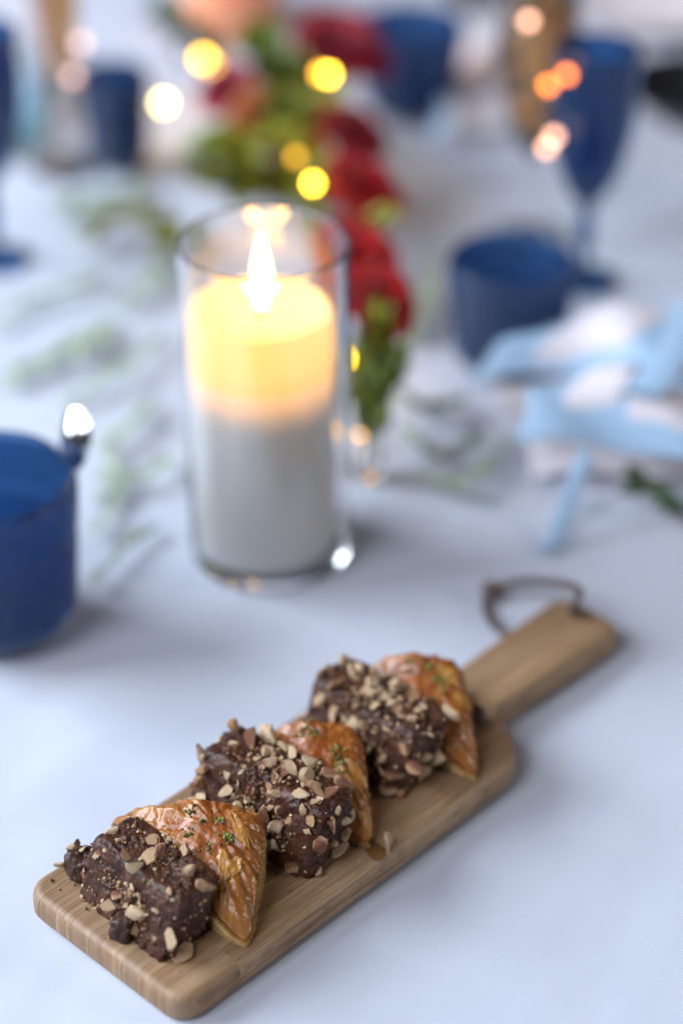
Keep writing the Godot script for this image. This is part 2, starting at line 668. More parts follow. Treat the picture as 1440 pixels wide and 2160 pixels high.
func pastry(label: String, t: float, s: float, turn: float, seed_: int, A: Vector2, B: Vector2, C: Vector2, peak: float, half: Vector3, big: int, lo: float, hi: float, fine: int) -> void:
	rng.seed = 100 + seed_
	var o := thing("baklava_triangle", label, "pastry", on_board(t, s), BOARD_TURN + turn, "chocolate dipped pastries on the board")
	var off := Vector3(seed_ * 1.7, 0, seed_ * 0.9)
	var top := func(q: Vector2, w: Vector3) -> Vector3:
		var edge := minf(minf(w.x, w.y), w.z)
		var h := filo_height(w, peak) - 0.0045 * pow(1.0 - clampf(edge / 0.10, 0, 1), 2.0)
		var away := q - (A * 0.25 + B * 0.3 + C * 0.45)
		var ang := away.angle()
		var ridge := 1.0 - absf(noise.get_noise_3d(ang * 190.0 + off.x * 40, away.length() * 1400.0, off.z * 60)) * 2.2
		var flank := clampf(away.length() / 0.022, 0, 1)
		var crumple := 1.0 - 2.4 * absf(noise.get_noise_3d(q.x * 6500 + 10 * ridge, 70 + off.x, q.y * 6500))
		h += 0.0017 * (ridge - 0.5) * flank + 0.0007 * (crumple - 0.5) + 0.0009 * noise.get_noise_3d(q.x * 9000, off.x, q.y * 9000)
		h += 0.0008 * noise.get_noise_3d(q.x * 26000, 9 + off.x, q.y * 26000) * flank
		return Vector3(q.x, maxf(h, 0.004), q.y)
	# the browned top sheet
	var b := Build.new()
	var N := 90
	var at := {}
	for i in N + 1:
		for j in N + 1 - i:
			var w := Vector3(float(i) / N, float(j) / N, 1.0 - float(i + j) / N)
			var q := A * w.x + B * w.y + C * w.z
			var cen := (A + B + C) / 3.0
			# bowed edges and rounded corners
			var m := maxf(maxf(w.x, w.y), w.z)
			q = cen + (q - cen) * (1.0 - 0.10 * pow(clampf((m - 0.75) / 0.25, 0, 1), 2.0))
			var pos: Vector3 = top.call(q, w)
			var away := (q - (A * 0.25 + B * 0.3 + C * 0.45)).length()
			var brown := clampf(1.15 - away / 0.030 + 0.5 * noise.get_noise_3d(q.x * 7000, 3 + off.x, q.y * 7000), 0, 1)
			var c := Color(0.40, 0.155, 0.026).lerp(Color(0.29, 0.068, 0.004), brown)
			c = c.lerp(Color(0.20, 0.07, 0.015), clampf(0.7 * noise.get_noise_3d(q.x * 15000, 30 + off.x, q.y * 15000) - 0.12, 0, 0.6))
			var polar := (q - (A * 0.25 + B * 0.3 + C * 0.45)).angle()
			var crease := absf(noise.get_noise_3d(polar * 190.0 + off.x * 40, away * 1400.0, off.z * 60))   # syrup gathers and browns along the wrinkles
			c = c.lerp(Color(0.17, 0.055, 0.010), clampf((crease - 0.20) * 2.2, 0, 0.6))
			c = c.lerp(Color(0.62, 0.38, 0.13), clampf((0.10 - crease) * 5.0, 0, 0.28) * clampf(away / 0.02, 0, 1))
			at[Vector2i(i, j)] = b.v(pos, Vector2(w.x, w.y), c)
	for i in N:
		for j in N - i:
			var p0: int = at[Vector2i(i, j)]
			var p1: int = at[Vector2i(i + 1, j)]
			var p2: int = at[Vector2i(i, j + 1)]
			b.tri(p0, p1, p2)
			if i + j < N - 1:
				b.tri(p1, at[Vector2i(i + 1, j + 1)], p2)
	if b.p.size() and (b.p[b.ix[1]] - b.p[b.ix[0]]).cross(b.p[b.ix[2]] - b.p[b.ix[0]]).y < 0:
		b.flip()
	# its rim turns down a little over the layers
	var rim := []
	for i in range(0, N + 1):
		rim.append(at[Vector2i(N - i, 0)])        # A to C
	for j in range(1, N + 1):
		rim.append(at[Vector2i(0, j)])            # C to B
	for i in range(1, N):
		rim.append(at[Vector2i(i, N - i)])        # B to A
	var low := []
	for r in rim:
		low.append(b.v(b.p[r] * Vector3(0.985, 1, 0.985) + Vector3(0, -minf(0.0035, b.p[r].y * 0.5), 0), Vector2.ZERO, Color(0.45, 0.21, 0.06)))
	for i in rim.size():
		var e := (i + 1) % rim.size()
		b.quad(rim[i], low[i], low[e], rim[e])
	b.smooth()
	var crust := part("golden_crust", b.mesh(), M.crust, o)
	# stacked sheets seen at the cut sides
	var L := 10
	for l in L:
		var lb := Build.new()
		var tone := rng.randf()
		var lc := Color(0.62, 0.42, 0.18).lerp(Color(0.36, 0.16, 0.045), tone * tone)
		var rowsz := rim.size()
		for i in rowsz:
			var q := b.p[rim[i]]
			var inn := Vector3(q.x * 0.90, q.y, q.z * 0.90)
			var out := 0.0009 * noise.get_noise_3d(i * 9.0, l * 40.0, seed_ * 50.0) + rng.randf_range(-0.0002, 0.0002) + 0.0003
			var dirn := Vector3(q.x, 0, q.z).normalized()
			var y0 := (q.y - 0.0022) * l / L
			var y1 := (q.y - 0.0022) * (l + 0.86) / L
			var wob := 0.0003 * noise.get_noise_3d(i * 5.0, l * 70.0, 9.0)
			var c := lc * rng.randf_range(0.85, 1.1)
			lb.v(Vector3(inn.x, maxf(y0, 0), inn.z), Vector2.ZERO, c)
			lb.v(Vector3(q.x, maxf(y0 + wob, 0.0001), q.z) + dirn * (out - 0.0004), Vector2.ZERO, c)
			lb.v(Vector3(q.x, y1 + wob, q.z) + dirn * out, Vector2.ZERO, c)
			lb.v(Vector3(inn.x, y1, inn.z), Vector2.ZERO, c)
		for i in rowsz:
			var e := (i + 1) % rowsz
			for k in 4:
				lb.quad(i * 4 + k, e * 4 + k, e * 4 + (k + 1) % 4, i * 4 + (k + 1) % 4)
		lb.outward()
		lb.faceted()
		part("filo_layer", lb.mesh(), M.layer, o)
	# loose flakes of filo lifted off the slope
	for k in 3:
		var fw := Vector3(rng.randf_range(0.02, 0.2), rng.randf_range(0.25, 0.75), 0)
		fw.z = 1.0 - fw.x - fw.y
		if fw.z < 0.05:
			continue
		var fq := A * fw.x + B * fw.y + C * fw.z
		var fb := Build.new()
		var ax := rng.randf() * TAU
		var lx := rng.randf_range(0.005, 0.009)
		var lz := rng.randf_range(0.002, 0.0042)
		var lift := rng.randf_range(0.0005, 0.0014)
		grid(fb, 10, 8, func(u, v):
			var e := Vector2((u - 0.5) * 2.0 * lx * (0.75 + 0.5 * noise.get_noise_2d(v * 300.0, k * 50.0)), (v - 0.5) * 2.0 * lz * (0.8 + 0.5 * noise.get_noise_2d(u * 300.0, k * 90.0))).rotated(ax)
			var q := fq + e
			var w := bary(q, A, B, C)
			w = Vector3(maxf(w.x, 0), maxf(w.y, 0), maxf(w.z, 0))
			w /= w.x + w.y + w.z
			var y: float = top.call(q, w).y + 0.0003 + lift * pow(u, 2.0) * (0.5 + 0.5 * v) + 0.0004 * noise.get_noise_2d(u * 900.0, v * 900.0 + k * 30)
			return [Vector3(q.x, y, q.y), Vector2(u, v), Color(0.42, 0.18, 0.035)])
		part("filo_flake", fb.mesh(), M.crust, o)
	# ground pistachio on the peak
	var green := Build.new()
	var spots := []
	for k in 5:
		spots.append([(A * 0.25 + B * 0.3 + C * 0.45) + Vector2(rng.randf_range(-0.012, 0.012), rng.randf_range(-0.004, 0.010)), rng.randf_range(0.0008, 0.0022)])
	spots.append([A * 0.2 + B * 0.36 + C * 0.44, 0.0030])
	spots.append([A * 0.42 + B * 0.20 + C * 0.38, 0.0018])
	for sp in spots:
		for k in int(9000.0 * sp[1]):
			var q: Vector2 = sp[0] + Vector2(rng.randfn(), rng.randfn()) * sp[1] * 0.6
			var w := bary(q, A, B, C)
			if minf(minf(w.x, w.y), w.z) < 0.02:
				continue
			var r := rng.randf_range(0.0003, 0.0008)
			var y: float = top.call(q, w).y + r * rng.randf_range(0.2, 1.2)
			var tint := Color(0.30, 0.54, 0.15).lerp(Color(0.55, 0.90, 0.35), rng.randf())
			green.add(specks[rng.randi_range(0, specks.size() - 1)], Transform3D(Basis(rdir(), rng.randf() * TAU).scaled(Vector3.ONE * r), Vector3(q.x, y, q.y)), tint)
	part("pistachio_crumbs", green.mesh(), M.pistachio, crust).set_meta("kind", "stuff")
	# the dipped side
	var cb := choc_block(half, 0.38, seed_, 1.0)
	var coat := part("chocolate_coating", cb.mesh(), M.choc, o)
	scatter_nuts(coat, cb, big, lo, hi, func(q): return q.z > -half.z * 1.3)
	scatter_nuts(coat, cb, big, lo * 0.45, lo * 0.75, func(_q): return true)
	scatter_specks(coat, cb, fine, 0.00018, 0.0011, func(q): return nz(q + off, 6000.0) > -0.25)

func choc_crumb(label: String, t: float, s: float, size: Vector3, turn: float, n_nuts: int, seed_: int, sharp := false) -> void:
	rng.seed = 300 + seed_
	var o := thing("chocolate_crumb", label, "chocolate crumb", on_board(t, s), BOARD_TURN + turn)
	var b := ball(4)
	for i in b.p.size():
		var d := b.p[i]
		var pw := 7.0 if sharp else 3.0
		var e := pow(pow(absf(d.x / size.x), pw) + pow(absf(d.y / size.y), pw) + pow(absf(d.z / size.z), pw), -1.0 / pw)
		var q := d * e
		q += d * (size.y * 0.32 * nz(q + Vector3(seed_, 0, 0), 11000.0) + (0.0 if sharp else 0.0007) * nz(q, 40000.0))
		q.y = maxf(q.y + size.y * 0.93, 0.0001)
		b.p[i] = q
		b.c[i] = Color(0.042, 0.02, 0.014).lerp(Color(0.085, 0.04, 0.03), clampf(0.5 + nz(q, 15000.0), 0, 1))
	b.smooth()
	var m := part("chocolate_lump", b.mesh(), M.choc, o)
	scatter_nuts(m, b, n_nuts, 0.0016, 0.0030, func(_q): return true)
	scatter_specks(m, b, 25, 0.0002, 0.0006, func(_q): return true)

func nut_crumb(label: String, t: float, s: float, r: float, seed_: int) -> void:
	rng.seed = 500 + seed_
	var m := part("nut_crumb", nuts[seed_ % nuts.size()], M.nut)
	tag(m, label, "nut crumb")
	m.transform = Transform3D(Basis(rdir(), rng.randf() * TAU).scaled(Vector3.ONE * r), on_board(t, s, r * 480.0))

# ------------------------------------------------------------------ candle

func candle() -> void:
	var at: Vector3 = Vector3(-0.0355, 0.0000, -0.8816)
	var v := thing("glass_cylinder_vase", "clear glass cylinder vase around the lit white candle", "candle holder", at)
	var R := 0.0395
	var r := 0.0377
	var H := 0.170
	part("glass_wall", lathe([Vector2(0, 0.0004), Vector2(R - 0.003, 0.0004), Vector2(R - 0.0008, 0.0012), Vector2(R, 0.0035), Vector2(R, H - 0.002), Vector2(R - 0.0006, H - 0.0004), Vector2((R + r) / 2, H), Vector2(r + 0.0006, H - 0.0004), Vector2(r, H - 0.002), Vector2(r, 0.011), Vector2(r - 0.001, 0.009), Vector2(r - 0.004, 0.0082), Vector2(0, 0.008)], 96).mesh(), M.glass_solid, v)
	var c := thing("pillar_candle", "white pillar candle burning inside the glass cylinder vase", "candle", at + Vector3(-0.002, 0.0084, 0))
	var w := 0.0344
	var h := 0.1275
	part("wax_core", lathe([Vector2(0, 0.0006), Vector2(w - 0.004, 0.0006), Vector2(w - 0.0006, 0.0035), Vector2(w - 0.0006, h - 0.049), Vector2(w - 0.0025, h - 0.041), Vector2(w - 0.006, h - 0.034), Vector2(w - 0.012, h - 0.027), Vector2(0.010, h - 0.020), Vector2(0, h - 0.018)], 96).mesh(), M.wax_core, c)  # unseen core, its cone shaped to fade the inner light downwards
	part("wax", lathe([Vector2(w - 0.003, 0), Vector2(w - 0.0008, 0.0008), Vector2(w, 0.003), Vector2(w, h - 0.0285)], 96).mesh(), M.wax, c)
	part("glow_tinted_top", lathe([Vector2(w, h - 0.0283), Vector2(w, h - 0.003), Vector2(w - 0.0008, h - 0.0008), Vector2(w - 0.003, h), Vector2(w - 0.006, h - 0.0012), Vector2(0.018, h - 0.003), Vector2(0.008, h - 0.004), Vector2(0, h - 0.0042)], 96).mesh(), M.glow_tinted, c)  # upper wax shell, tinted yellow to carry the glow
	part("wick", tube(PackedVector3Array([Vector3(0, h - 0.006, 0), Vector3(0.0004, h + 0.001, 0), Vector3(0.0012, h + 0.005, 0.0003)]), func(t): return 0.0010 - 0.0003 * t, 8).mesh(), M.wick, c)
	var fl := lathe([Vector2(0, 0), Vector2(0.0022, 0.0012), Vector2(0.0032, 0.005), Vector2(0.0041, 0.010), Vector2(0.0044, 0.015), Vector2(0.0042, 0.021), Vector2(0.0034, 0.026), Vector2(0.0024, 0.031), Vector2(0.0014, 0.0355), Vector2(0.0006, 0.0385), Vector2(0, 0.0395)], 32)
	var f := part("flame", fl.mesh(), M.flame, c)
	f.position = Vector3(0.0008, h - 0.001, 0.0002)
	var l := OmniLight3D.new()
	l.name = "flame_light"
	l.light_color = col(1.0, 0.42, 0.05)
	l.light_energy = 0.0085
	l.light_size = 0.004
	l.omni_range = 5.0
	l.omni_attenuation = 2.0
	l.shadow_enabled = true
	l.position = Vector3(0.0008, h + 0.016, 0.0002)
	c.add_child(l)
	var pool: OmniLight3D = l.duplicate()   # added light hidden in the wax, brightens the glow of its upper wall
	pool.name = "added_wax_light"
	pool.light_color = col(1.0, 0.41, 0.004)
	pool.light_energy = 0.0021
	pool.position = Vector3(0, h - 0.008, 0)
	c.add_child(pool)

# ------------------------------------------------------------------ glassware

func beads(b: Build, prof: Callable, y0: float, y1: float, rows: int, around: int, r: float) -> void:
	var s := ball(1)
	for j in rows:
		var y := lerpf(y0, y1, (j + 0.5) / rows)
		for i in around:
			var a := TAU * (i + 0.5 * (j % 2)) / around
			var rad: float = prof.call(y)
			b.add(s, Transform3D(Basis.from_scale(Vector3(r, r, r)), Vector3(cos(a) * rad, y, sin(a) * rad)))

func tumbler(label: String, at: Vector3, rb: float, rt: float, h: float) -> Node3D:
	var o := thing("blue_tumbler", label, "tumbler", at)
	var prof := func(y: float) -> float:
		var t := y / h
		return lerpf(rb, rt, clampf(t * 1.15, 0, 1)) - rb * 0.22 * pow(1.0 - clampf(y / (h * 0.16), 0, 1), 2.0)
	var outer := []
	for i in 15:
		var y := h * i / 14.0
		outer.append(Vector2(prof.call(y), y))
	outer.insert(0, Vector2(0, 0))
	outer[outer.size() - 1].y = h - 0.0012
	outer.append(Vector2(rt - 0.0010, h))
	outer.append(Vector2(rt - 0.0022, h - 0.0012))
	for i in range(12, 1, -1):
		var y := h * i / 14.0
		outer.append(Vector2(prof.call(y) - 0.0030, y))
	outer.append(Vector2(rb * 0.55, h * 0.115))
	outer.append(Vector2(0, h * 0.105))
	var body := part("glass_body", lathe(outer, 72).mesh(), M.blue, o)
	var b := Build.new()
	beads(b, prof, h * 0.16, h * 0.60, 12, 58, h * 0.024)
	beads(b, prof, h * 0.66, h * 0.94, 7, 58, h * 0.023)
	part("bead_relief", b.mesh(), M.blue, body).set_meta("kind", "stuff")
	var ring := []
	for i in 13:
		var a := TAU * i / 12.0
		ring.append(Vector2(prof.call(h * 0.63) + 0.0012 * cos(a), h * 0.63 + 0.0016 * sin(a)))
	part("moulded_band", lathe(ring, 72).mesh(), M.blue, body)
	return o

func goblet(label: String, at: Vector3, h: float, rb: float, m: Material) -> Node3D:
	var o := thing("blue_goblet", label, "goblet", at)
	var f := rb * 0.86
	part("foot", lathe([Vector2(0, 0), Vector2(f - 0.001, 0), Vector2(f, 0.0012), Vector2(f - 0.001, 0.0024), Vector2(f * 0.55, 0.005), Vector2(f * 0.22, 0.009), Vector2(0.0042, 0.013), Vector2(0, 0.013)], 48).mesh(), m, o)
	part("stem", lathe([Vector2(0, 0.0128), Vector2(0.0042, 0.0128), Vector2(0.0036, h * 0.16), Vector2(0.0062, h * 0.22), Vector2(0.0036, h * 0.27), Vector2(0.0055, h * 0.355), Vector2(0, h * 0.355)], 24).mesh(), m, o)
	var pr := []
	for i in 12:
		var t := i / 11.0
		pr.append(Vector2(rb * (0.18 + 0.82 * pow(sin(minf(t * 1.5, 1.0) * PI / 2), 0.6)), h * lerpf(0.345, 0.995, t)))
	pr.insert(0, Vector2(0, h * 0.345))
	pr.append(Vector2(rb - 0.001, h))
	for i in range(11, 0, -1):
		pr.append(Vector2(maxf(pr[i + 1].x - 0.0025, 0.001), pr[i + 1].y + 0.0008))
	pr.append(Vector2(0, h * 0.385))
	part("bowl", lathe(pr, 64).mesh(), m, o)
	return o

func flute(label: String, at: Vector3, h: float, rb: float, fill: float) -> void:
	var o := thing("champagne_flute", label, "champagne flute", at)
	part("foot", lathe([Vector2(0, 0), Vector2(0.024, 0), Vector2(0.0248, 0.0010), Vector2(0.024, 0.002), Vector2(0.010, 0.004), Vector2(0.0034, 0.010), Vector2(0, 0.010)], 48).mesh(), M.glass_solid, o)
	part("stem", lathe([Vector2(0, 0.0098), Vector2(0.0034, 0.0098), Vector2(0.0028, h * 0.2), Vector2(0.0040, h * 0.34), Vector2(0, h * 0.34)], 20).mesh(), M.glass_solid, o)
	var prof := func(t: float) -> float:
		return rb * (0.16 + 0.84 * pow(sin(minf(t * 1.6, 1.0) * PI / 2), 0.6)) * (1.0 - 0.10 * maxf(t - 0.7, 0) / 0.3)
	var pr := [Vector2(0, h * 0.335)]
	for i in 15:
		pr.append(Vector2(prof.call(i / 14.0), h * lerpf(0.335, 1.0, i / 14.0)))
	for i in range(14, 0, -1):
		pr.append(Vector2(prof.call(i / 14.0) - 0.0013, h * lerpf(0.335, 1.0, i / 14.0) + 0.0004))
	pr.append(Vector2(0, h * 0.36))
	part("bowl", lathe(pr, 48).mesh(), M.glass_solid, o)
	var wn := [Vector2(0, h * 0.365)]
	for i in range(1, 12):
		var t := fill * i / 11.0
		wn.append(Vector2(maxf(prof.call(t) - 0.0019, 0.001), h * lerpf(0.345, 1.0, t)))
	wn.append(Vector2(0, wn[wn.size() - 1].y))
	part("wine", lathe(wn, 48).mesh(), M.wine, o)

func spoon(label: String, tip: Vector3, foot: Vector3) -> void:
	var o := thing("silver_spoon", label, "spoon", tip)
	var d := (foot - tip).normalized()
	var half_way := ((Vector3(0, 0.6, 0) - tip).normalized() + (Vector3(-1.9, 1.25, -1.2) - tip).normalized()).normalized()   # the bowl is turned to the window
	var side := d.cross(half_way).normalized()
	var nn := side.cross(d)
	var b := Build.new()
	for sh in [0.0, 0.0009]:
		grid(b, 24, 36, func(u, v):
			var t: float = v
			var half := 0.0105 * pow(maxf(sin(PI * pow(t, 0.8)), 0.0), 0.6)
			var x: float = (u - 0.5) * 2.0
			var dep := 0.005 * (1.0 - x * x) * sin(PI * t)
			return [d * (t * 0.032) + side * (x * half) + nn * (dep - sh)])
	part("spoon_bowl", b.mesh(), M.steel, o)
	part("spoon_handle", tube(PackedVector3Array([d * 0.030, d * 0.05, foot - tip]), func(t): return 0.0022 - 0.0006 * t, 10).mesh(), M.steel, o)

# ------------------------------------------------------------------ flowers and greenery

var petal_meshes := []
var leaf_mesh: ArrayMesh
var round_leaf_mesh: ArrayMesh

func flower_kit() -> void:
	for l in 4:
		var r: float = [0.30, 0.55, 0.80, 1.0][l]
		var open: float = [0.12, 0.35, 0.72, 1.12][l]
		var b := Build.new()
		grid(b, 6, 6, func(u, v):
			var a: float = (u - 0.5) * (2.0 if l == 0 else 1.75)
			var cup := sin(v * PI * 0.5)
			var rad: float = r * (0.12 + 0.88 * cup) * (1.0 + 0.30 * open * v * v)
			var y: float = lerpf(0.95, 0.45, open) * v + 0.10 * sin(v * PI) - 0.22 * open * v * v * absf(u - 0.5) * 2.0
			rad += 0.10 * v * v * (0.5 - absf(u - 0.5))
			return [Vector3(cos(a) * rad, y, sin(a) * rad)])
		petal_meshes.append(b.mesh())
	for rd in 2:
		var b := Build.new()
		grid(b, 4, 6, func(u, v):
			var w := (0.34 if rd else 0.17) * pow(sin(PI * pow(v, 0.75)), 0.8) if v > 0 and v < 1 else 0.0
			var x: float = (u - 0.5) * 2.0
			return [Vector3(x * w, 0.10 * sin(PI * v) - 0.12 * v * v + 0.25 * absf(x) * w, -v)])
		if rd:
			round_leaf_mesh = b.mesh()
		else:
			leaf_mesh = b.mesh()

func rose(label: String, at: Vector3, foot: Vector3, r: float, m: Material, tilt: Vector3, called := "rose") -> void:
	var o := thing(called, label, "flower", foot, 0.0, "red and orange flowers behind the candle")
	var head := Node3D.new()
	var rel := at - foot
	part("stem", tube(spline([Vector3.ZERO, rel * 0.5 + Vector3(0.004, 0, 0.002), rel], 5), func(_t): return 0.0016, 6).mesh(), M.stem, o)
	var b := Basis(Quaternion(Vector3.UP, tilt.normalized()))
	for l in 4:
		var k: int = [3, 5, 6, 6][l]
		for i in k:
			var p := part("petal", petal_meshes[l], m, o)
			p.transform = Transform3D(b * Basis(Vector3.UP, TAU * i / k + l * 0.7 + rng.randf_range(-0.15, 0.15)).scaled(Vector3.ONE * r * rng.randf_range(0.92, 1.08)), rel)
	for i in 4:
		var p := part("sepal", leaf_mesh, M.leaf_dark, o)
		p.transform = Transform3D(b * Basis(Vector3.UP, TAU * i / 4.0) * Basis(Vector3.RIGHT, -0.5).scaled(Vector3.ONE * r * 0.9), rel)
	head.free()

func sprig(called: String, label: String, ctrl: Array, n: int, size: float, m: Material, rounded: bool, spread: float, seed_: int, group := "") -> void:
	rng.seed = 900 + seed_
	var o := thing(called, label, "foliage", ctrl[0], 0.0, group)
	var local := []
	for q in ctrl:
		local.append(q - ctrl[0])
	var pts := spline(local, 8)
	part("stem", tube(pts, func(t): return 0.0013 - 0.0008 * t, 6).mesh(), M.stem, o)
	for i in n:
		var t := 0.08 + 0.92 * (i + rng.randf() * 0.6) / n
		var at := pts[mini(int(t * (pts.size() - 1)), pts.size() - 1)]
		var d := (pts[mini(int(t * (pts.size() - 1)) + 1, pts.size() - 1)] - pts[maxi(int(t * (pts.size() - 1)) - 1, 0)]).normalized()
		var dir := (d + Vector3(rng.randf_range(-1, 1), rng.randf_range(-0.35, 0.9), rng.randf_range(-1, 1)) * spread).normalized()
		if at.y + ctrl[0].y < 0.012:
			dir.y = absf(dir.y) * 0.4
			dir = dir.normalized()
		var p := part("leaf", round_leaf_mesh if rounded else leaf_mesh, m, o)
		p.transform = Transform3D(Basis.looking_at(dir, Vector3(rng.randf_range(-0.5, 0.5), 1, rng.randf_range(-0.5, 0.5))).scaled(Vector3.ONE * size * rng.randf_range(0.7, 1.2)), at)

func bud_vase(label: String, at: Vector3, h: float, r: float) -> void:
	var o := thing("bud_vase", label, "vase", at)
	part("glass_wall", lathe([Vector2(0, 0.0004), Vector2(r - 0.001, 0.0004), Vector2(r, 0.002), Vector2(r, h * 0.6), Vector2(r * 0.8, h * 0.85), Vector2(r * 0.85, h), Vector2(r * 0.8, h), Vector2(r * 0.74, h * 0.85), Vector2(r * 0.92, h * 0.6), Vector2(r * 0.92, 0.004), Vector2(0, 0.003)], 40).mesh(), M.glass_solid, o)

func string_lights() -> void:
	var o := thing("string_lights", "string of tiny warm fairy lights winding through the flowers", "string lights", Vector3(-0.1225, 0.0300, -1.3838))
	var spots := [[Vector3(-0.1670, 0.1000, -1.3121), 5], [Vector3(-0.1714, 0.0850, -1.2948), 5], [Vector3(-0.1381, 0.0400, -1.3695), 5], [Vector3(-0.1225, 0.0300, -1.3838), 0], [Vector3(-0.0992, 0.0340, -1.4573), 1], [Vector3(-0.0929, 0.0300, -1.4511), 2], [Vector3(-0.0516, 0.0450, -1.3698), 3], [Vector3(-0.0126, 0.1040, -1.2509), 2], [Vector3(-0.0078, 0.1080, -1.2393), 1], [Vector3(-0.0234, 0.0800, -1.2300), 3], [Vector3(-0.0266, 0.0850, -1.1673), 4], [Vector3(-0.0162, 0.0900, -1.1197), 1], [Vector3(-0.0029, 0.0300, -1.1609), 3], [Vector3(0.0051, 0.0160, -1.0476), 1], [Vector3(0.0092, 0.0080, -0.9811), 2]]
	var ctrl := []
	for s in spots:
		ctrl.append(s[0] - o.position)
	part("wire", tube(spline(ctrl, 6), func(_t): return 0.0005, 5).mesh(), M.wire, o)
	var lamp := [glow("warm white bulb", col(1, 0.80, 0.30), 19.0), glow("amber bulb", col(1, 0.60, 0.035), 26.0), glow("amber bulb turned away", col(1, 0.45, 0.03), 8.0), null, glow("amber bulb half hidden", col(1, 0.5, 0.03), 3.0), glow("rosy bulb", col(1, 0.6, 0.5), 3.0)]
	var b := ball(2)
	for i in b.p.size():
		b.p[i] *= Vector3(0.0030, 0.0034, 0.0030)
	b.smooth()
	var bm := b.mesh()
	for i in spots.size():
		if spots[i][1] == 3:
			continue
		var p := part("bulb", bm, lamp[spots[i][1]], o)
		p.position = ctrl[i]
		if spots[i][1] < 2:
			var l := OmniLight3D.new()
			l.name = "bulb_light"
			l.light_color = Color(1, 0.72, 0.3)
			l.light_energy = 0.0004
			l.light_size = 0.002
			l.omni_attenuation = 2.0
			l.shadow_enabled = true
			l.position = ctrl[i]
			o.add_child(l, true)

# ------------------------------------------------------------------ cloth things

func patch(c: Array, bulge: Vector3, thick: float, nu := 20, nv := 16, u0 := 0.0, u1 := 1.0, v0 := 0.0, v1 := 1.0, lift := 0.0) -> Build:   # a curved sheet between four corners
	var b := Build.new()
	var f := func(u, v, sh):
		var uu := lerpf(u0, u1, u)
		var vv := lerpf(v0, v1, v)
		var q: Vector3 = c[0].lerp(c[1], uu).lerp(c[2].lerp(c[3], uu), vv)
		q += bulge * (sin(PI * vv) * 0.75 + 0.25 * sin(PI * uu)) + Vector3(0.002 * sin(vv * 8.0 + uu * 3.0), 0.0038 * sin(uu * 8.0 + vv * 5.0), 0.004 * sin(uu * 6.0 + 1.0))
		return [q + bulge.normalized() * (lift + sh)]
	grid(b, nu, nv, func(u, v): return f.call(u, v, 0.0))
	var k := b.p.size()
	grid(b, nu, nv, func(u, v): return f.call(u, v, -thick))
	for i in range(b.ix.size() / 2, b.ix.size(), 3):
		var t := b.ix[i + 1]
		b.ix[i + 1] = b.ix[i + 2]
		b.ix[i + 2] = t
	var ring := []
	for i in nu:
		ring.append(i)
	for j in nv:
		ring.append(j * (nu + 1) + nu)
	for i in nu:
		ring.append(nv * (nu + 1) + nu - i)
	for j in nv:
		ring.append((nv - j) * (nu + 1))
	for i in ring.size():
		var e := (i + 1) % ring.size()
		b.quad(ring[i], ring[i] + k, ring[e] + k, ring[e])
	return b

func napkin(label: String, at: Vector3, folds: Array, group := "") -> void:
	var o := thing("folded_napkin", label, "napkin", at, 0.0, group)
	for f in folds:
		var c := []
		for q in f[0]:
			c.append(q - at)
		var sheet := part("napkin_fold", patch(c, f[1], 0.0012).mesh(), M.ribbon if f[2].size() else M.napkin, o)
		for e in f[2]:
			part("white_panel", patch(c, f[1], 0.0018, 16, 10, e[0], e[1], e[2], e[3], 0.0004).mesh(), M.napkin, sheet)

func ribbon(called: String, label: String, ctrl: Array, width: Vector3, thick := 0.0006) -> void:
	var o := Build.new()
	var pts := spline(ctrl, 8)
	var at: Vector3 = pts[0]
	for sh in [0.0, -thick]:
		grid(o, 4, pts.size() - 1, func(u, v):
			var i := int(round(v * (pts.size() - 1)))
			return [pts[i] - at + width * (u - 0.5) + Vector3(0, sh + 0.0015 * sin(u * PI), sh)])
	var m := part(called, o.mesh(), M.ribbon)
	m.position = at
	tag(m, label, "ribbon")

func plate(label: String, at: Vector3, r: float, m: Material, called := "dinner_plate", cat := "plate", h := 0.014) -> void:
	var o := thing(called, label, cat, at)
	part("plate_body", lathe([Vector2(0, 0.001), Vector2(r * 0.55, 0.0), Vector2(r * 0.6, 0.002), Vector2(r * 0.97, h - 0.002), Vector2(r, h - 0.0008), Vector2(r * 0.99, h), Vector2(r * 0.62, 0.0055), Vector2(r * 0.5, 0.004), Vector2(0, 0.004)], 72).mesh(), m, o)

func tablecloth() -> void:
	var b := Build.new()
	grid(b, 220, 300, func(u, v):
		var x := lerpf(-0.75, 0.75, u)
		var z := lerpf(0.05, -2.1, v)
		var wr := noise.get_noise_3d(x * 420.0, 5.0, z * 420.0 + x * 160.0)
		var soft := noise.get_noise_3d(x * 1300.0 + z * 500.0, 8.0, z * 900.0)
		var fine := noise.get_noise_3d(x * 5200.0, 18.0, z * 5200.0)
		var y := 0.0022 * (wr - 0.25) + 0.0013 * soft + 0.0002 * fine - 0.0008
		return [Vector3(x, minf(y, -0.0001), z), Vector2(x, z)])
	var k := 221
	var edge := []
	for i in 221:
		edge.append(i)
	for j in range(1, 301):
		edge.append(j * k + 220)
	for i in range(1, 221):
		edge.append(300 * k + 220 - i)
	for j in range(1, 300):
		edge.append((300 - j) * k)
	var low := []
	for i in edge.size():
		var q := b.p[edge[i]]
		low.append(b.v(Vector3(q.x * 1.01, -0.35, q.z) , Vector2(q.x + q.z, -0.35)))
	for i in edge.size():
		var e := (i + 1) % edge.size()
		b.quad(edge[i], low[i], low[e], edge[e])
	b.smooth()
	var m := part("tablecloth", b.mesh(), M.cloth)
	tag(m, "white twill cotton tablecloth covering the whole table", "tablecloth")

# ------------------------------------------------------------------ the scene

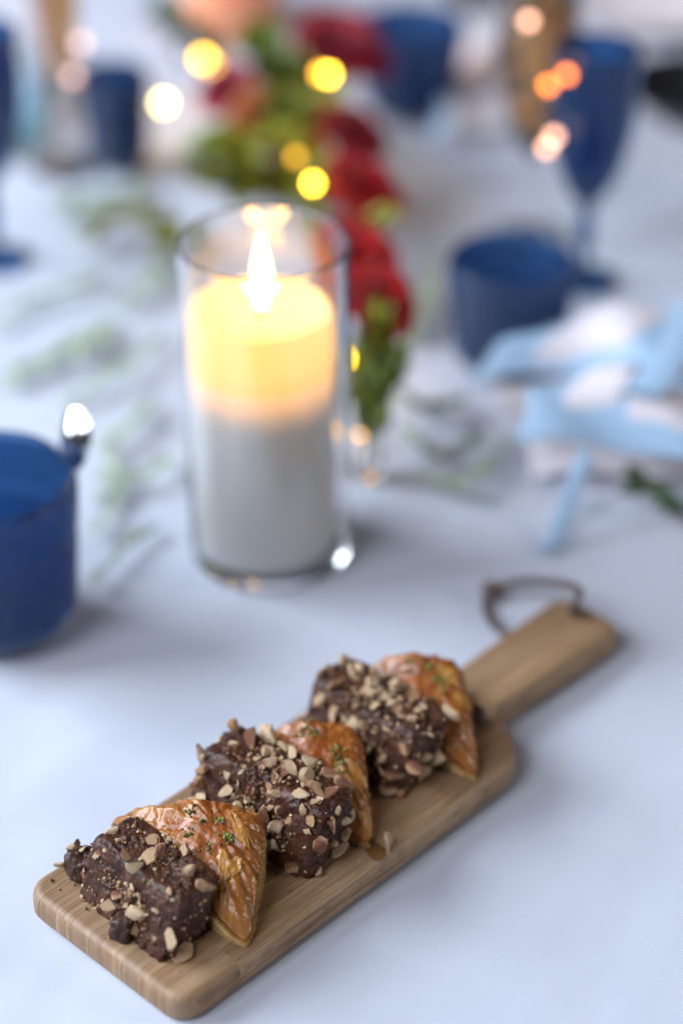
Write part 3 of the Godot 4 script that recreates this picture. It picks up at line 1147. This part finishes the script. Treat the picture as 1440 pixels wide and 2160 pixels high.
func _ready() -> void:
	rng.seed = 7
	noise.seed = 21
	noise.frequency = 0.01
	noise.fractal_octaves = 3

	# camera
	var cam := Camera3D.new()
	cam.name = "camera"
	cam.position = Vector3(0, 0.6, 0)
	cam.rotation_degrees = Vector3(-33.244, 0, 0)
	cam.keep_aspect = Camera3D.KEEP_HEIGHT
	cam.near = 0.05
	cam.far = 50.0
	var lens := CameraAttributesPhysical.new()
	lens.frustum_focal_length = 50.0
	lens.frustum_focus_distance = 0.836
	lens.frustum_near = 0.05
	lens.frustum_far = 50.0
	lens.exposure_aperture = 1.5
	cam.attributes = lens
	cam.fov = 26.99
	add_child(cam)
	cam.current = true

	# room light: dim even room, one big cool window to the left
	var env := Environment.new()
	env.background_mode = Environment.BG_COLOR
	env.background_color = col(0.042, 0.044, 0.052)
	env.background_energy_multiplier = 1.0
	env.tonemap_mode = Environment.TONE_MAPPER_LINEAR
	env.tonemap_exposure = 1.0
	env.sdfgi_enabled = true
	env.ssao_enabled = true
	env.ssil_enabled = true
	var we := WorldEnvironment.new()
	we.name = "environment"
	we.environment = env
	add_child(we)
	var win := AreaLight3D.new()
	win.name = "window_light"
	win.area_size = Vector2(1.7, 1.1)
	win.light_color = col(0.80, 0.89, 1.0)
	win.light_energy = 10.6
	win.shadow_enabled = true
	win.position = Vector3(-1.9, 1.25, -1.2)
	add_child(win)
	win.look_at(Vector3(0.05, 0, -1.25), Vector3.UP)

	var front := AreaLight3D.new()   # second window of the room, behind the photographer's left shoulder
	front.name = "front_window_light"
	front.area_size = Vector2(1.0, 0.9)
	front.light_color = col(0.84, 0.91, 1.0)
	front.light_energy = 2.9
	front.shadow_enabled = true
	front.position = Vector3(-1.05, 1.6, 0.30)
	add_child(front)
	front.look_at(Vector3(0.05, 0, -1.05), Vector3.UP)
	var far_win := AreaLight3D.new()
	far_win.name = "far_window_light"
	far_win.area_size = Vector2(0.34, 0.30)
	far_win.light_color = col(1.0, 0.95, 0.88)
	far_win.light_energy = 0.6
	far_win.shadow_enabled = true
	far_win.position = Vector3(1.5, 0.72, -0.45)
	add_child(far_win)
	far_win.look_at(Vector3(0, 0, -0.7), Vector3.UP)

	materials()
	flower_kit()
	for i in 26:
		nuts.append(nut_shape().mesh())
	for i in 8:
		var s := ball(0)
		var tone := Color(0.62, 0.45, 0.26).lerp(Color(0.22, 0.09, 0.035), rng.randf())
		for k in s.p.size():
			s.p[k] *= rng.randf_range(0.6, 1.2)
			s.c[k] = tone
		s.faceted()
		specks.append(s)

	tablecloth()
	serving_board()

	pastry("nearest filo triangle, its smooth chocolate side dusted with fine nut crumbs", 0, 21, -0.03, 1, Vector2(-0.044, -0.012), Vector2(0.045, -0.011), Vector2(0.011, -0.053), 0.0325, Vector3(0.0262, 0.0132, 0.0112), 24, 0.0022, 0.0042, 420)
	pastry("middle filo triangle thickly studded with large pale nut chunks", 0, 88, 0.09, 2, Vector2(-0.038, -0.010), Vector2(0.043, -0.013), Vector2(0.006, -0.050), 0.0325, Vector3(0.0325, 0.0150, 0.0122), 74, 0.0022, 0.0044, 520)
	pastry("farthest filo triangle, next to the board handle, blurred and nut covered", -3, 151, 0.02, 3, Vector2(-0.036, -0.010), Vector2(0.048, -0.014), Vector2(0.008, -0.048), 0.0345, Vector3(0.0295, 0.0150, 0.0122), 64, 0.0021, 0.0041, 520)

	choc_crumb("broken chocolate lump with bits of nut at the near left of the board", -33, 17, Vector3(0.0085, 0.0062, 0.0065), 0.5, 6, 1)
	choc_crumb("small angular chocolate chip lying in front of the nearest pastry", 3, 4.5, Vector3(0.0042, 0.0050, 0.0040), 0.4, 0, 2, true)
	choc_crumb("dark chocolate bit behind the farthest pastry, near the handle edge", -4, 203, Vector3(0.0058, 0.0032, 0.0042), 0.2, 2, 3)
	choc_crumb("dark chocolate lump right of the farthest pastry on the board shoulder", 15, 195, Vector3(0.0052, 0.0046, 0.0048), 1.0, 0, 4)
	nut_crumb("tiny nut crumb alone in the near left corner of the board", -40, 1.8 + 3, 0.0011, 1)
	nut_crumb("toasted nut piece beside the broken chocolate lump", -16, 9, 0.0030, 2)
	nut_crumb("small nut flake left of the toasted nut piece", -23, 7, 0.0017, 5)
	nut_crumb("cream nut piece touching the angular chocolate chip", 1, 10, 0.0042, 4)
	nut_crumb("red brown nut speck near the front edge of the board", -18, 3.5, 0.0009, 7)
	nut_crumb("amber nut chunk at the tail of the middle pastry", 43, 111, 0.0038, 9)

	for sp in [["syrup drop at the tail of the middle pastry", 41.0, 106.0, 5.0, 1]]:
		var pool := ball(3)
		for i in pool.p.size():
			var q := pool.p[i]
			var rr: float = sp[3] * 0.001 * (1.0 + 0.45 * nz(q + Vector3(sp[4] * 3.0, 0, 0), 130.0))
			pool.p[i] = Vector3(q.x * rr * 0.7, maxf(q.y, -0.3) * 0.0005, q.z * rr)
		pool.smooth()
		var pm := part("syrup_drop", pool.mesh(), M.syrup)
		tag(pm, sp[0], "syrup")
		pm.position = on_board(sp[1], sp[2], 0.2)
		pm.rotation.y = BOARD_TURN + sp[4]
	rng.seed = 77
	var dust := Build.new()
	for i in 150:
		var where := Vector2(rng.randf_range(-41, 41), rng.randf_range(6, 180))
		if rng.randf() < 0.6:
			where = Vector2(rng.randf_range(-36, 38), [9.0, 44.0, 76.0, 112.0, 140.0][rng.randi_range(0, 4)] + rng.randfn() * 6.0)
		var r := lerpf(0.0002, 0.0007, pow(rng.randf(), 2.0))
		dust.add(specks[rng.randi_range(0, 7)], Transform3D(Basis(rdir(), rng.randf() * TAU).scaled(Vector3.ONE * r), on_board(where.x, where.y, r * 500.0)))
	var dm := part("crumbs", dust.mesh(), M.nut)
	tag(dm, "fine nut crumbs sprinkled over the board between the pastries", "crumbs")
	dm.set_meta("kind", "stuff")

	candle()

	# blue glass
	var t0 := tumbler("large blue beaded tumbler cut off by the left edge, nearest glass", Vector3(-0.1617, 0.0000, -0.8184), 0.0345, 0.0400, 0.084)
	var _t1 := tumbler("blue beaded tumbler standing alone between the candle and the folded napkin", Vector3(0.0947, 0.0000, -1.0702), 0.0285, 0.0350, 0.068)
	var _t2 := tumbler("blue tumbler behind the flowers at the top of the table", Vector3(0.0492, 0.0000, -1.4451), 0.0300, 0.0370, 0.066)
	var _t3 := tumbler("narrow blue glass behind the white fairy light on the left", Vector3(-0.1513, 0.0000, -1.3457), 0.0185, 0.0225, 0.068)
	var _g1 := goblet("tall blue stemmed goblet behind the champagne flute on the right", Vector3(0.1476, 0.0000, -1.1761), 0.150, 0.0255, M.navy)
	var _g2 := goblet("tall blue stemmed goblet cut off by the left edge, far side", Vector3(-0.2160, 0.0000, -1.2033), 0.150, 0.0255, M.navy)
	spoon("silver teaspoon standing in the nearest blue tumbler", Vector3(-0.1217, 0.1000, -0.8498), t0.position + Vector3(0.026, 0.012, -0.004))
	flute("champagne flute of amber wine in front of the blue goblet on the right", Vector3(0.1205, 0.0000, -1.2357), 0.168, 0.0255, 0.9)
	flute("champagne flute standing left of the narrow blue glass", Vector3(-0.1875, 0.0000, -1.3457), 0.165, 0.0165, 0.8)

	# flowers
	rng.seed = 41
	var vases := [Vector3(0.0130, 0.0000, -0.9518), Vector3(-0.0057, 0.0000, -1.1448), Vector3(-0.0251, 0.0000, -1.2926), Vector3(-0.0406, 0.0000, -1.4278)]
	bud_vase("little glass bud vase just behind the candle on the right", vases[0], 0.036, 0.0085)
	bud_vase("glass bud vase holding red roses behind the candle", vases[1], 0.045, 0.011)
	bud_vase("glass bud vase in the middle of the flowers", vases[2], 0.045, 0.011)
	bud_vase("farthest glass bud vase among the flowers", vases[3], 0.045, 0.011)
	rose("red rose lowest in the row, right of the candle rim", Vector3(0.0188, 0.0750, -1.0017), vases[0] + Vector3(0, 0.01, 0), 0.016, M.red, Vector3(0.4, 0.7, 0.5))
	rose("red rose just right of the candle rim, below the stack of roses", Vector3(0.0057, 0.0720, -1.0589), vases[1] + Vector3(0, 0.01, 0), 0.0175, M.red, Vector3(0.3, 0.8, 0.5))
	rose("bright red rose above the candle rim on the right", Vector3(0.0104, 0.0780, -1.1323), vases[1] + Vector3(0.003, 0.01, 0), 0.019, M.red, Vector3(0.4, 0.8, 0.3))
	rose("red rose half way up the row, under the amber light pair", Vector3(0.0047, 0.0750, -1.2213), vases[2] + Vector3(0.003, 0.01, 0), 0.017, M.crimson, Vector3(0.4, 0.8, 0.3))
	rose("dark red rose behind the amber light pair at the top", Vector3(-0.0047, 0.0800, -1.3473), vases[3] + Vector3(0.003, 0.01, 0), 0.022, M.crimson, Vector3(0.1, 0.8, 0.5))
	rose("magenta rose at the top right of the flower row", Vector3(0.0142, 0.0740, -1.3517), vases[3] + Vector3(0.004, 0.01, 0.002), 0.016, M.magenta, Vector3(0.4, 0.8, 0.3))
	rose("dark red rose on the left side of the flower row", Vector3(-0.0737, 0.0700, -1.3041), vases[3] + Vector3(-0.004, 0.01, 0), 0.015, M.crimson, Vector3(-0.4, 0.8, 0.4))
	rose("burnt orange flower in the middle of the greenery", Vector3(-0.0494, 0.0660, -1.2616), vases[2] + Vector3(-0.003, 0.01, 0), 0.017, M.orange, Vector3(-0.1, 0.7, 0.6), "orange_flower")
	rose("small burnt orange flower behind the candle rim", Vector3(-0.0235, 0.0600, -1.2254), vases[2] + Vector3(0, 0.01, 0.003), 0.012, M.orange, Vector3(0.1, 0.8, 0.5), "orange_flower")
	var gg := "greenery among the flowers"
	sprig("leafy_sprig", "bright olive leaves left of the candle flame's amber light", [vases[2] + Vector3(-0.002, 0.02, 0), Vector3(-0.0464, 0.0500, -1.1985), Vector3(-0.0618, 0.0700, -1.1992)], 46, 0.027, M.leaf_olive, true, 0.9, 1, gg)
	sprig("leafy_sprig", "olive leaves spilling below the orange flower", [vases[2] + Vector3(-0.001, 0.02, 0.002), Vector3(-0.0531, 0.0400, -1.2203), Vector3(-0.0728, 0.0500, -1.2054)], 40, 0.026, M.leaf_olive, true, 0.9, 2, gg)
	sprig("leafy_sprig", "green leaves at the top between the two amber lights", [vases[3] + Vector3(-0.002, 0.02, 0), Vector3(-0.0439, 0.0600, -1.3328), Vector3(-0.0518, 0.0800, -1.3490)], 50, 0.028, M.leaf_green, true, 0.9, 3, gg)
	sprig("leafy_sprig", "green leaves rising beside the dark red rose at the top", [vases[3] + Vector3(0.001, 0.02, 0), Vector3(-0.0281, 0.0600, -1.3246), Vector3(-0.0252, 0.0700, -1.3493)], 46, 0.027, M.leaf_green, true, 0.9, 4, gg)
	sprig("leafy_sprig", "brown green leaves above the candle rim", [vases[1] + Vector3(-0.001, 0.02, 0), Vector3(-0.0187, 0.0500, -1.1849), Vector3(-0.0321, 0.0700, -1.2241)], 46, 0.026, M.leaf_olive, false, 0.9, 5, gg)
	sprig("leafy_sprig", "far dull green leaves at the top left of the flowers", [Vector3(-0.0863, 0.0200, -1.4766), Vector3(-0.1016, 0.0450, -1.4582), Vector3(-0.1268, 0.0500, -1.4827)], 40, 0.026, M.leaf_dark, true, 0.9, 6, gg)
	sprig("leafy_sprig", "yellow green leaves pushing out between the red roses", [vases[1] + Vector3(0.001, 0.02, 0.003), Vector3(0.0041, 0.0600, -1.1121), Vector3(0.0188, 0.0750, -1.0995)], 34, 0.016, M.leaf_olive, true, 0.9, 24, gg)
	sprig("leafy_sprig", "olive leaves under the lowest red rose", [vases[0] + Vector3(0.001, 0.02, 0), Vector3(0.0137, 0.0450, -0.9787), Vector3(0.0174, 0.0650, -0.9862)], 46, 0.021, M.leaf_olive, true, 0.8, 7, gg)
	sprig("leafy_sprig", "dark olive leaves over the little bud vase", [vases[0] + Vector3(0.002, 0.02, 0), Vector3(0.0174, 0.0350, -0.9662), Vector3(0.0236, 0.0450, -0.9737)], 46, 0.021, M.leaf_green, true, 0.9, 8, gg)
	sprig("leafy_sprig", "yellow green sprig tip pointing right below the roses", [Vector3(0.0189, 0.0400, -0.9875), Vector3(0.0279, 0.0450, -1.0018), Vector3(0.0396, 0.0450, -1.0123)], 16, 0.010, M.leaf_olive, false, 0.7, 9, gg)
	sprig("leafy_sprig", "olive sprig lying left of the candle rim", [Vector3(-0.1015, 0.0120, -1.1845), Vector3(-0.1102, 0.0200, -1.2012), Vector3(-0.1353, 0.0140, -1.2342), Vector3(-0.1555, 0.0100, -1.2219)], 40, 0.020, M.leaf_olive, false, 0.7, 10, gg)
	var ge := "pale sprigs lying on the cloth"
	sprig("eucalyptus_sprig", "pale sprig on the cloth at the middle left", [Vector3(-0.1314, 0.0040, -1.1132), Vector3(-0.1454, 0.0060, -1.0863), Vector3(-0.1650, 0.0050, -1.0657), Vector3(-0.1869, 0.0040, -1.0456)], 34, 0.013, M.leaf_grey, true, 1.1, 11, ge)
	sprig("eucalyptus_sprig", "pale sprig on the cloth close to the candle's left side", [Vector3(-0.1133, 0.0040, -1.2139), Vector3(-0.1126, 0.0060, -1.1643), Vector3(-0.1332, 0.0050, -1.1353)], 26, 0.012, M.leaf_grey, true, 1.1, 12, ge)
	sprig("eucalyptus_sprig", "pale sprig on the cloth between the near tumbler and candle", [Vector3(-0.1026, 0.0040, -1.0244), Vector3(-0.1154, 0.0060, -0.9904), Vector3(-0.1245, 0.0050, -0.9628), Vector3(-0.1143, 0.0040, -0.9181)], 34, 0.012, M.leaf_grey, false, 1.1, 13, ge)
	sprig("eucalyptus_sprig", "thin pale sprig nearest the board on the left", [Vector3(-0.0933, 0.0040, -0.8962), Vector3(-0.1060, 0.0050, -0.8776), Vector3(-0.1209, 0.0040, -0.8484)], 7, 0.010, M.leaf_grey, false, 0.6, 14, ge)
	sprig("eucalyptus_sprig", "feathery pale sprig reaching the left edge under the goblet foot", [Vector3(-0.1449, 0.0040, -1.1682), Vector3(-0.1633, 0.0060, -1.1518), Vector3(-0.1871, 0.0050, -1.1353), Vector3(-0.2060, 0.0040, -1.1073)], 40, 0.010, M.leaf_grey, false, 1.2, 31, ge)
	sprig("eucalyptus_sprig", "feathery pale sprig in the gap left of the candle middle", [Vector3(-0.1040, 0.0040, -1.1015), Vector3(-0.1157, 0.0080, -1.0603), Vector3(-0.1328, 0.0070, -1.0403), Vector3(-0.1520, 0.0040, -1.0192)], 44, 0.010, M.leaf_grey, false, 1.2, 32, ge)
	sprig("eucalyptus_sprig", "feathery pale sprig low beside the candle base on the left", [Vector3(-0.0881, 0.0040, -0.9644), Vector3(-0.1011, 0.0080, -0.9392), Vector3(-0.1159, 0.0060, -0.9377), Vector3(-0.1228, 0.0040, -0.8919)], 40, 0.010, M.leaf_grey, false, 1.2, 33, ge)
	sprig("eucalyptus_sprig", "pale sprig on the cloth right of the bud vase", [Vector3(0.0334, 0.0040, -0.9937), Vector3(0.0502, 0.0060, -0.9611), Vector3(0.0709, 0.0050, -0.9724)], 9, 0.012, M.leaf_grey, true, 0.8, 15, ge)
	sprig("eucalyptus_sprig", "feathery pale sprig between the bud vase and the napkin", [Vector3(0.0397, 0.0040, -0.9455), Vector3(0.0563, 0.0080, -0.9300), Vector3(0.0745, 0.0060, -0.9470), Vector3(0.0894, 0.0040, -0.9838)], 38, 0.010, M.leaf_grey, false, 1.2, 34, ge)
	sprig("eucalyptus_sprig", "grey green sprig lying left of the napkin, beyond the bud vase", [Vector3(0.0291, 0.0040, -1.0349), Vector3(0.0467, 0.0080, -1.0072), Vector3(0.0653, 0.0060, -1.0158)], 30, 0.011, M.leaf_dark, false, 1.1, 35, ge)
	sprig("eucalyptus_sprig", "pale sprig in front of the blue tumbler between candle and napkin", [Vector3(0.0385, 0.0040, -1.0900), Vector3(0.0508, 0.0080, -1.1295), Vector3(0.0585, 0.0060, -1.1835)], 30, 0.011, M.leaf_grey, true, 1.1, 36, ge)
	sprig("eucalyptus_sprig", "pale sprig beyond the olive sprig on the left", [Vector3(-0.1225, 0.0040, -1.2987), Vector3(-0.1515, 0.0080, -1.2753), Vector3(-0.1784, 0.0060, -1.2652)], 36, 0.014, M.leaf_grey, true, 1.1, 37, ge)
	sprig("leafy_sprig", "dark green sprig beside the napkin at the right edge", [Vector3(0.1752, 0.0060, -0.9018), Vector3(0.1632, 0.0120, -0.9058), Vector3(0.1489, 0.0120, -0.9282)], 20, 0.013, M.leaf_dark, true, 0.9, 16, gg)
	sprig("leafy_sprig", "teal leaves near the left edge at the top", [Vector3(-0.2264, 0.0050, -1.3502), Vector3(-0.2107, 0.0200, -1.3637), Vector3(-0.2075, 0.0300, -1.3982)], 14, 0.018, M.leaf_teal, true, 0.8, 17, gg)
	sprig("leafy_sprig", "deep green leaves crowding the middle of the flower row", [vases[2] + Vector3(0.001, 0.02, 0), Vector3(-0.0359, 0.0500, -1.2481), Vector3(-0.0357, 0.0750, -1.2569)], 50, 0.026, M.leaf_green, true, 0.9, 21, gg)
	sprig("leafy_sprig", "bright leaves between the orange flower and the crimson roses", [vases[2] + Vector3(0.002, 0.02, -0.002), Vector3(-0.0213, 0.0500, -1.2779), Vector3(-0.0152, 0.0700, -1.2922)], 46, 0.025, M.leaf_olive, true, 0.9, 22, gg)
	sprig("leafy_sprig", "green leaves hanging left of the dark red rose", [Vector3(-0.0618, 0.0500, -1.3010), Vector3(-0.0768, 0.0450, -1.2895), Vector3(-0.0914, 0.0200, -1.3162)], 34, 0.024, M.leaf_green, true, 0.9, 23, gg)
	string_lights()

	var strand := thing("added_glint_strand", "added strand of glowing orange beads standing in for glints on the champagne flute on the right", "string lights", Vector3(0.1085, 0.1600, -1.1900))
	var beads_at := [Vector3(0.1085, 0.1600, -1.1900), Vector3(0.1156, 0.1550, -1.1545), Vector3(0.1286, 0.1400, -1.1580), Vector3(0.1170, 0.1400, -1.1423), Vector3(0.1170, 0.1200, -1.1491), Vector3(0.1229, 0.1050, -1.1515), Vector3(0.1184, 0.1000, -1.1467)]  # glowing beads added in place of orange glints on the flute
	var run := []
	for q in beads_at:
		run.append(q - strand.position)
	part("wire", tube(spline(run, 6), func(_t): return 0.0004, 5).mesh(), M.wire, strand)
	var orange_glow := glow("orange glint", col(1, 0.22, 0.03), 9.0)
	var pale_glow := glow("pale orange glint", col(1, 0.5, 0.32), 6.0)
	var glint_ball := ball(2)
	for i in glint_ball.p.size():
		glint_ball.p[i] *= 0.0030
	glint_ball.smooth()
	var glint_mesh := glint_ball.mesh()
	for i in [0, 2, 3, 5, 6]:
		part("bulb", glint_mesh, orange_glow if i in [2, 3] else pale_glow, strand).position = run[i]

	# napkins, ribbons and the far table
	napkin("white napkin with light blue borders folded in soft loops on the right", Vector3(0.1445, 0.0000, -0.9709), [
		[[Vector3(0.0893, 0.0280, -0.9418), Vector3(0.1797, 0.0280, -0.9142), Vector3(0.1083, 0.0400, -0.9875), Vector3(0.1889, 0.0450, -0.9737)], Vector3(-0.002, 0.017, 0.004), [[0.24, 0.60, 0.34, 0.90], [0.63, 1.0, 0.20, 0.72]]],
		[[Vector3(0.0701, 0.0080, -1.0359), Vector3(0.1615, 0.0420, -0.9916), Vector3(0.1121, 0.0460, -1.0391), Vector3(0.1981, 0.0550, -1.0454)], Vector3(-0.003, 0.010, 0.004), [[0.30, 0.88, 0.16, 0.86]]],
		[[Vector3(0.0997, 0.0015, -0.9495), Vector3(0.1882, 0.0015, -0.9402), Vector3(0.0831, 0.0015, -1.0500), Vector3(0.2068, 0.0015, -1.0719)], Vector3(0, 0.012, 0), []],
	], "napkins on the table")
	ribbon("ribbon_tail", "light blue ribbon tail hanging from the front of the napkin", [Vector3(0.1243, 0.0300, -0.9246), Vector3(0.1188, 0.0220, -0.9124), Vector3(0.1124, 0.0100, -0.9001), Vector3(0.1055, 0.0030, -0.8848), Vector3(0.1002, 0.0015, -0.8765)], Vector3(0.009, 0, 0.002))
	ribbon("ribbon_band", "light blue ribbon crossing the napkin at the right edge", [Vector3(0.1893, 0.0660, -1.0080), Vector3(0.1706, 0.0680, -0.9628), Vector3(0.1551, 0.0600, -0.9401), Vector3(0.1475, 0.0520, -0.9419)], Vector3(0.018, 0, 0.006))
	napkin("white folded napkin lying flat left of the champagne flute", Vector3(0.0918, 0.0000, -1.4364), [
		[[Vector3(0.0608, 0.0040, -1.3766), Vector3(0.1232, 0.0040, -1.4014), Vector3(0.0861, 0.0060, -1.5410), Vector3(0.1305, 0.0060, -1.5607)], Vector3(0, 0.016, 0.002), [[0.14, 1.0, 0.0, 1.0]]],
	], "napkins on the table")
	napkin("white and blue napkin at the left edge behind the flute", Vector3(-0.2234, 0.0000, -1.4278), [
		[[Vector3(-0.2462, 0.0040, -1.3525), Vector3(-0.2013, 0.0040, -1.3848), Vector3(-0.2649, 0.0200, -1.4952), Vector3(-0.2192, 0.0200, -1.5535)], Vector3(0, 0.02, 0.002), [[0.0, 0.5, 0.0, 1.0]]],
	], "napkins on the table")
	plate("white plate at the top right corner of the table", Vector3(0.2404, 0.0000, -1.6281), 0.062, M.napkin, "dinner_plate", "plate", 0.012)
	plate("white side plate at the top edge right of the peach candle", Vector3(-0.0193, 0.0000, -1.6050), 0.040, M.napkin, "side_plate", "plate", 0.010)
	plate("dark dish shape standing in for an unidentified dark area at the right edge behind the blue goblet", Vector3(0.2574, 0.0000, -1.4408), 0.060, M.black, "dark_stand_in", "dish", 0.022)  # dish shape stands in for a dark area of unknown kind
	plate("dark dish shape standing in for an unidentified dark area at the top between the tumbler and the flute", Vector3(0.1033, 0.0000, -1.6658), 0.026, M.black, "dark_stand_in", "dish", 0.02)
	var far := thing("small_candle", "candle with its peach glow painted into the wax at the top edge above the flowers", "candle", Vector3(-0.0849, 0.0000, -1.6092))
	part("wax", lathe([Vector2(0, 0), Vector2(0.037, 0), Vector2(0.0385, 0.0015), Vector2(0.0385, 0.066), Vector2(0.037, 0.068), Vector2(0.01, 0.066), Vector2(0, 0.066)], 64).mesh(), M.peach, far)
	part("wick", tube(PackedVector3Array([Vector3(0, 0.064, 0), Vector3(0, 0.074, 0.001)]), func(_t): return 0.0009, 6).mesh(), M.wick, far)
	var ff := part("flame", lathe([Vector2(0, 0), Vector2(0.0045, 0.006), Vector2(0.005, 0.014), Vector2(0.003, 0.028), Vector2(0, 0.038)], 24).mesh(), M.flame, far)
	ff.position = Vector3(0, 0.070, 0)
	var fl := OmniLight3D.new()
	fl.name = "flame_light"
	fl.light_color = Color(1.0, 0.74, 0.36)
	fl.light_energy = 0.03
	fl.light_size = 0.004
	fl.omni_attenuation = 2.0
	fl.shadow_enabled = true
	fl.position = Vector3(0, 0.086, 0)
	far.add_child(fl)
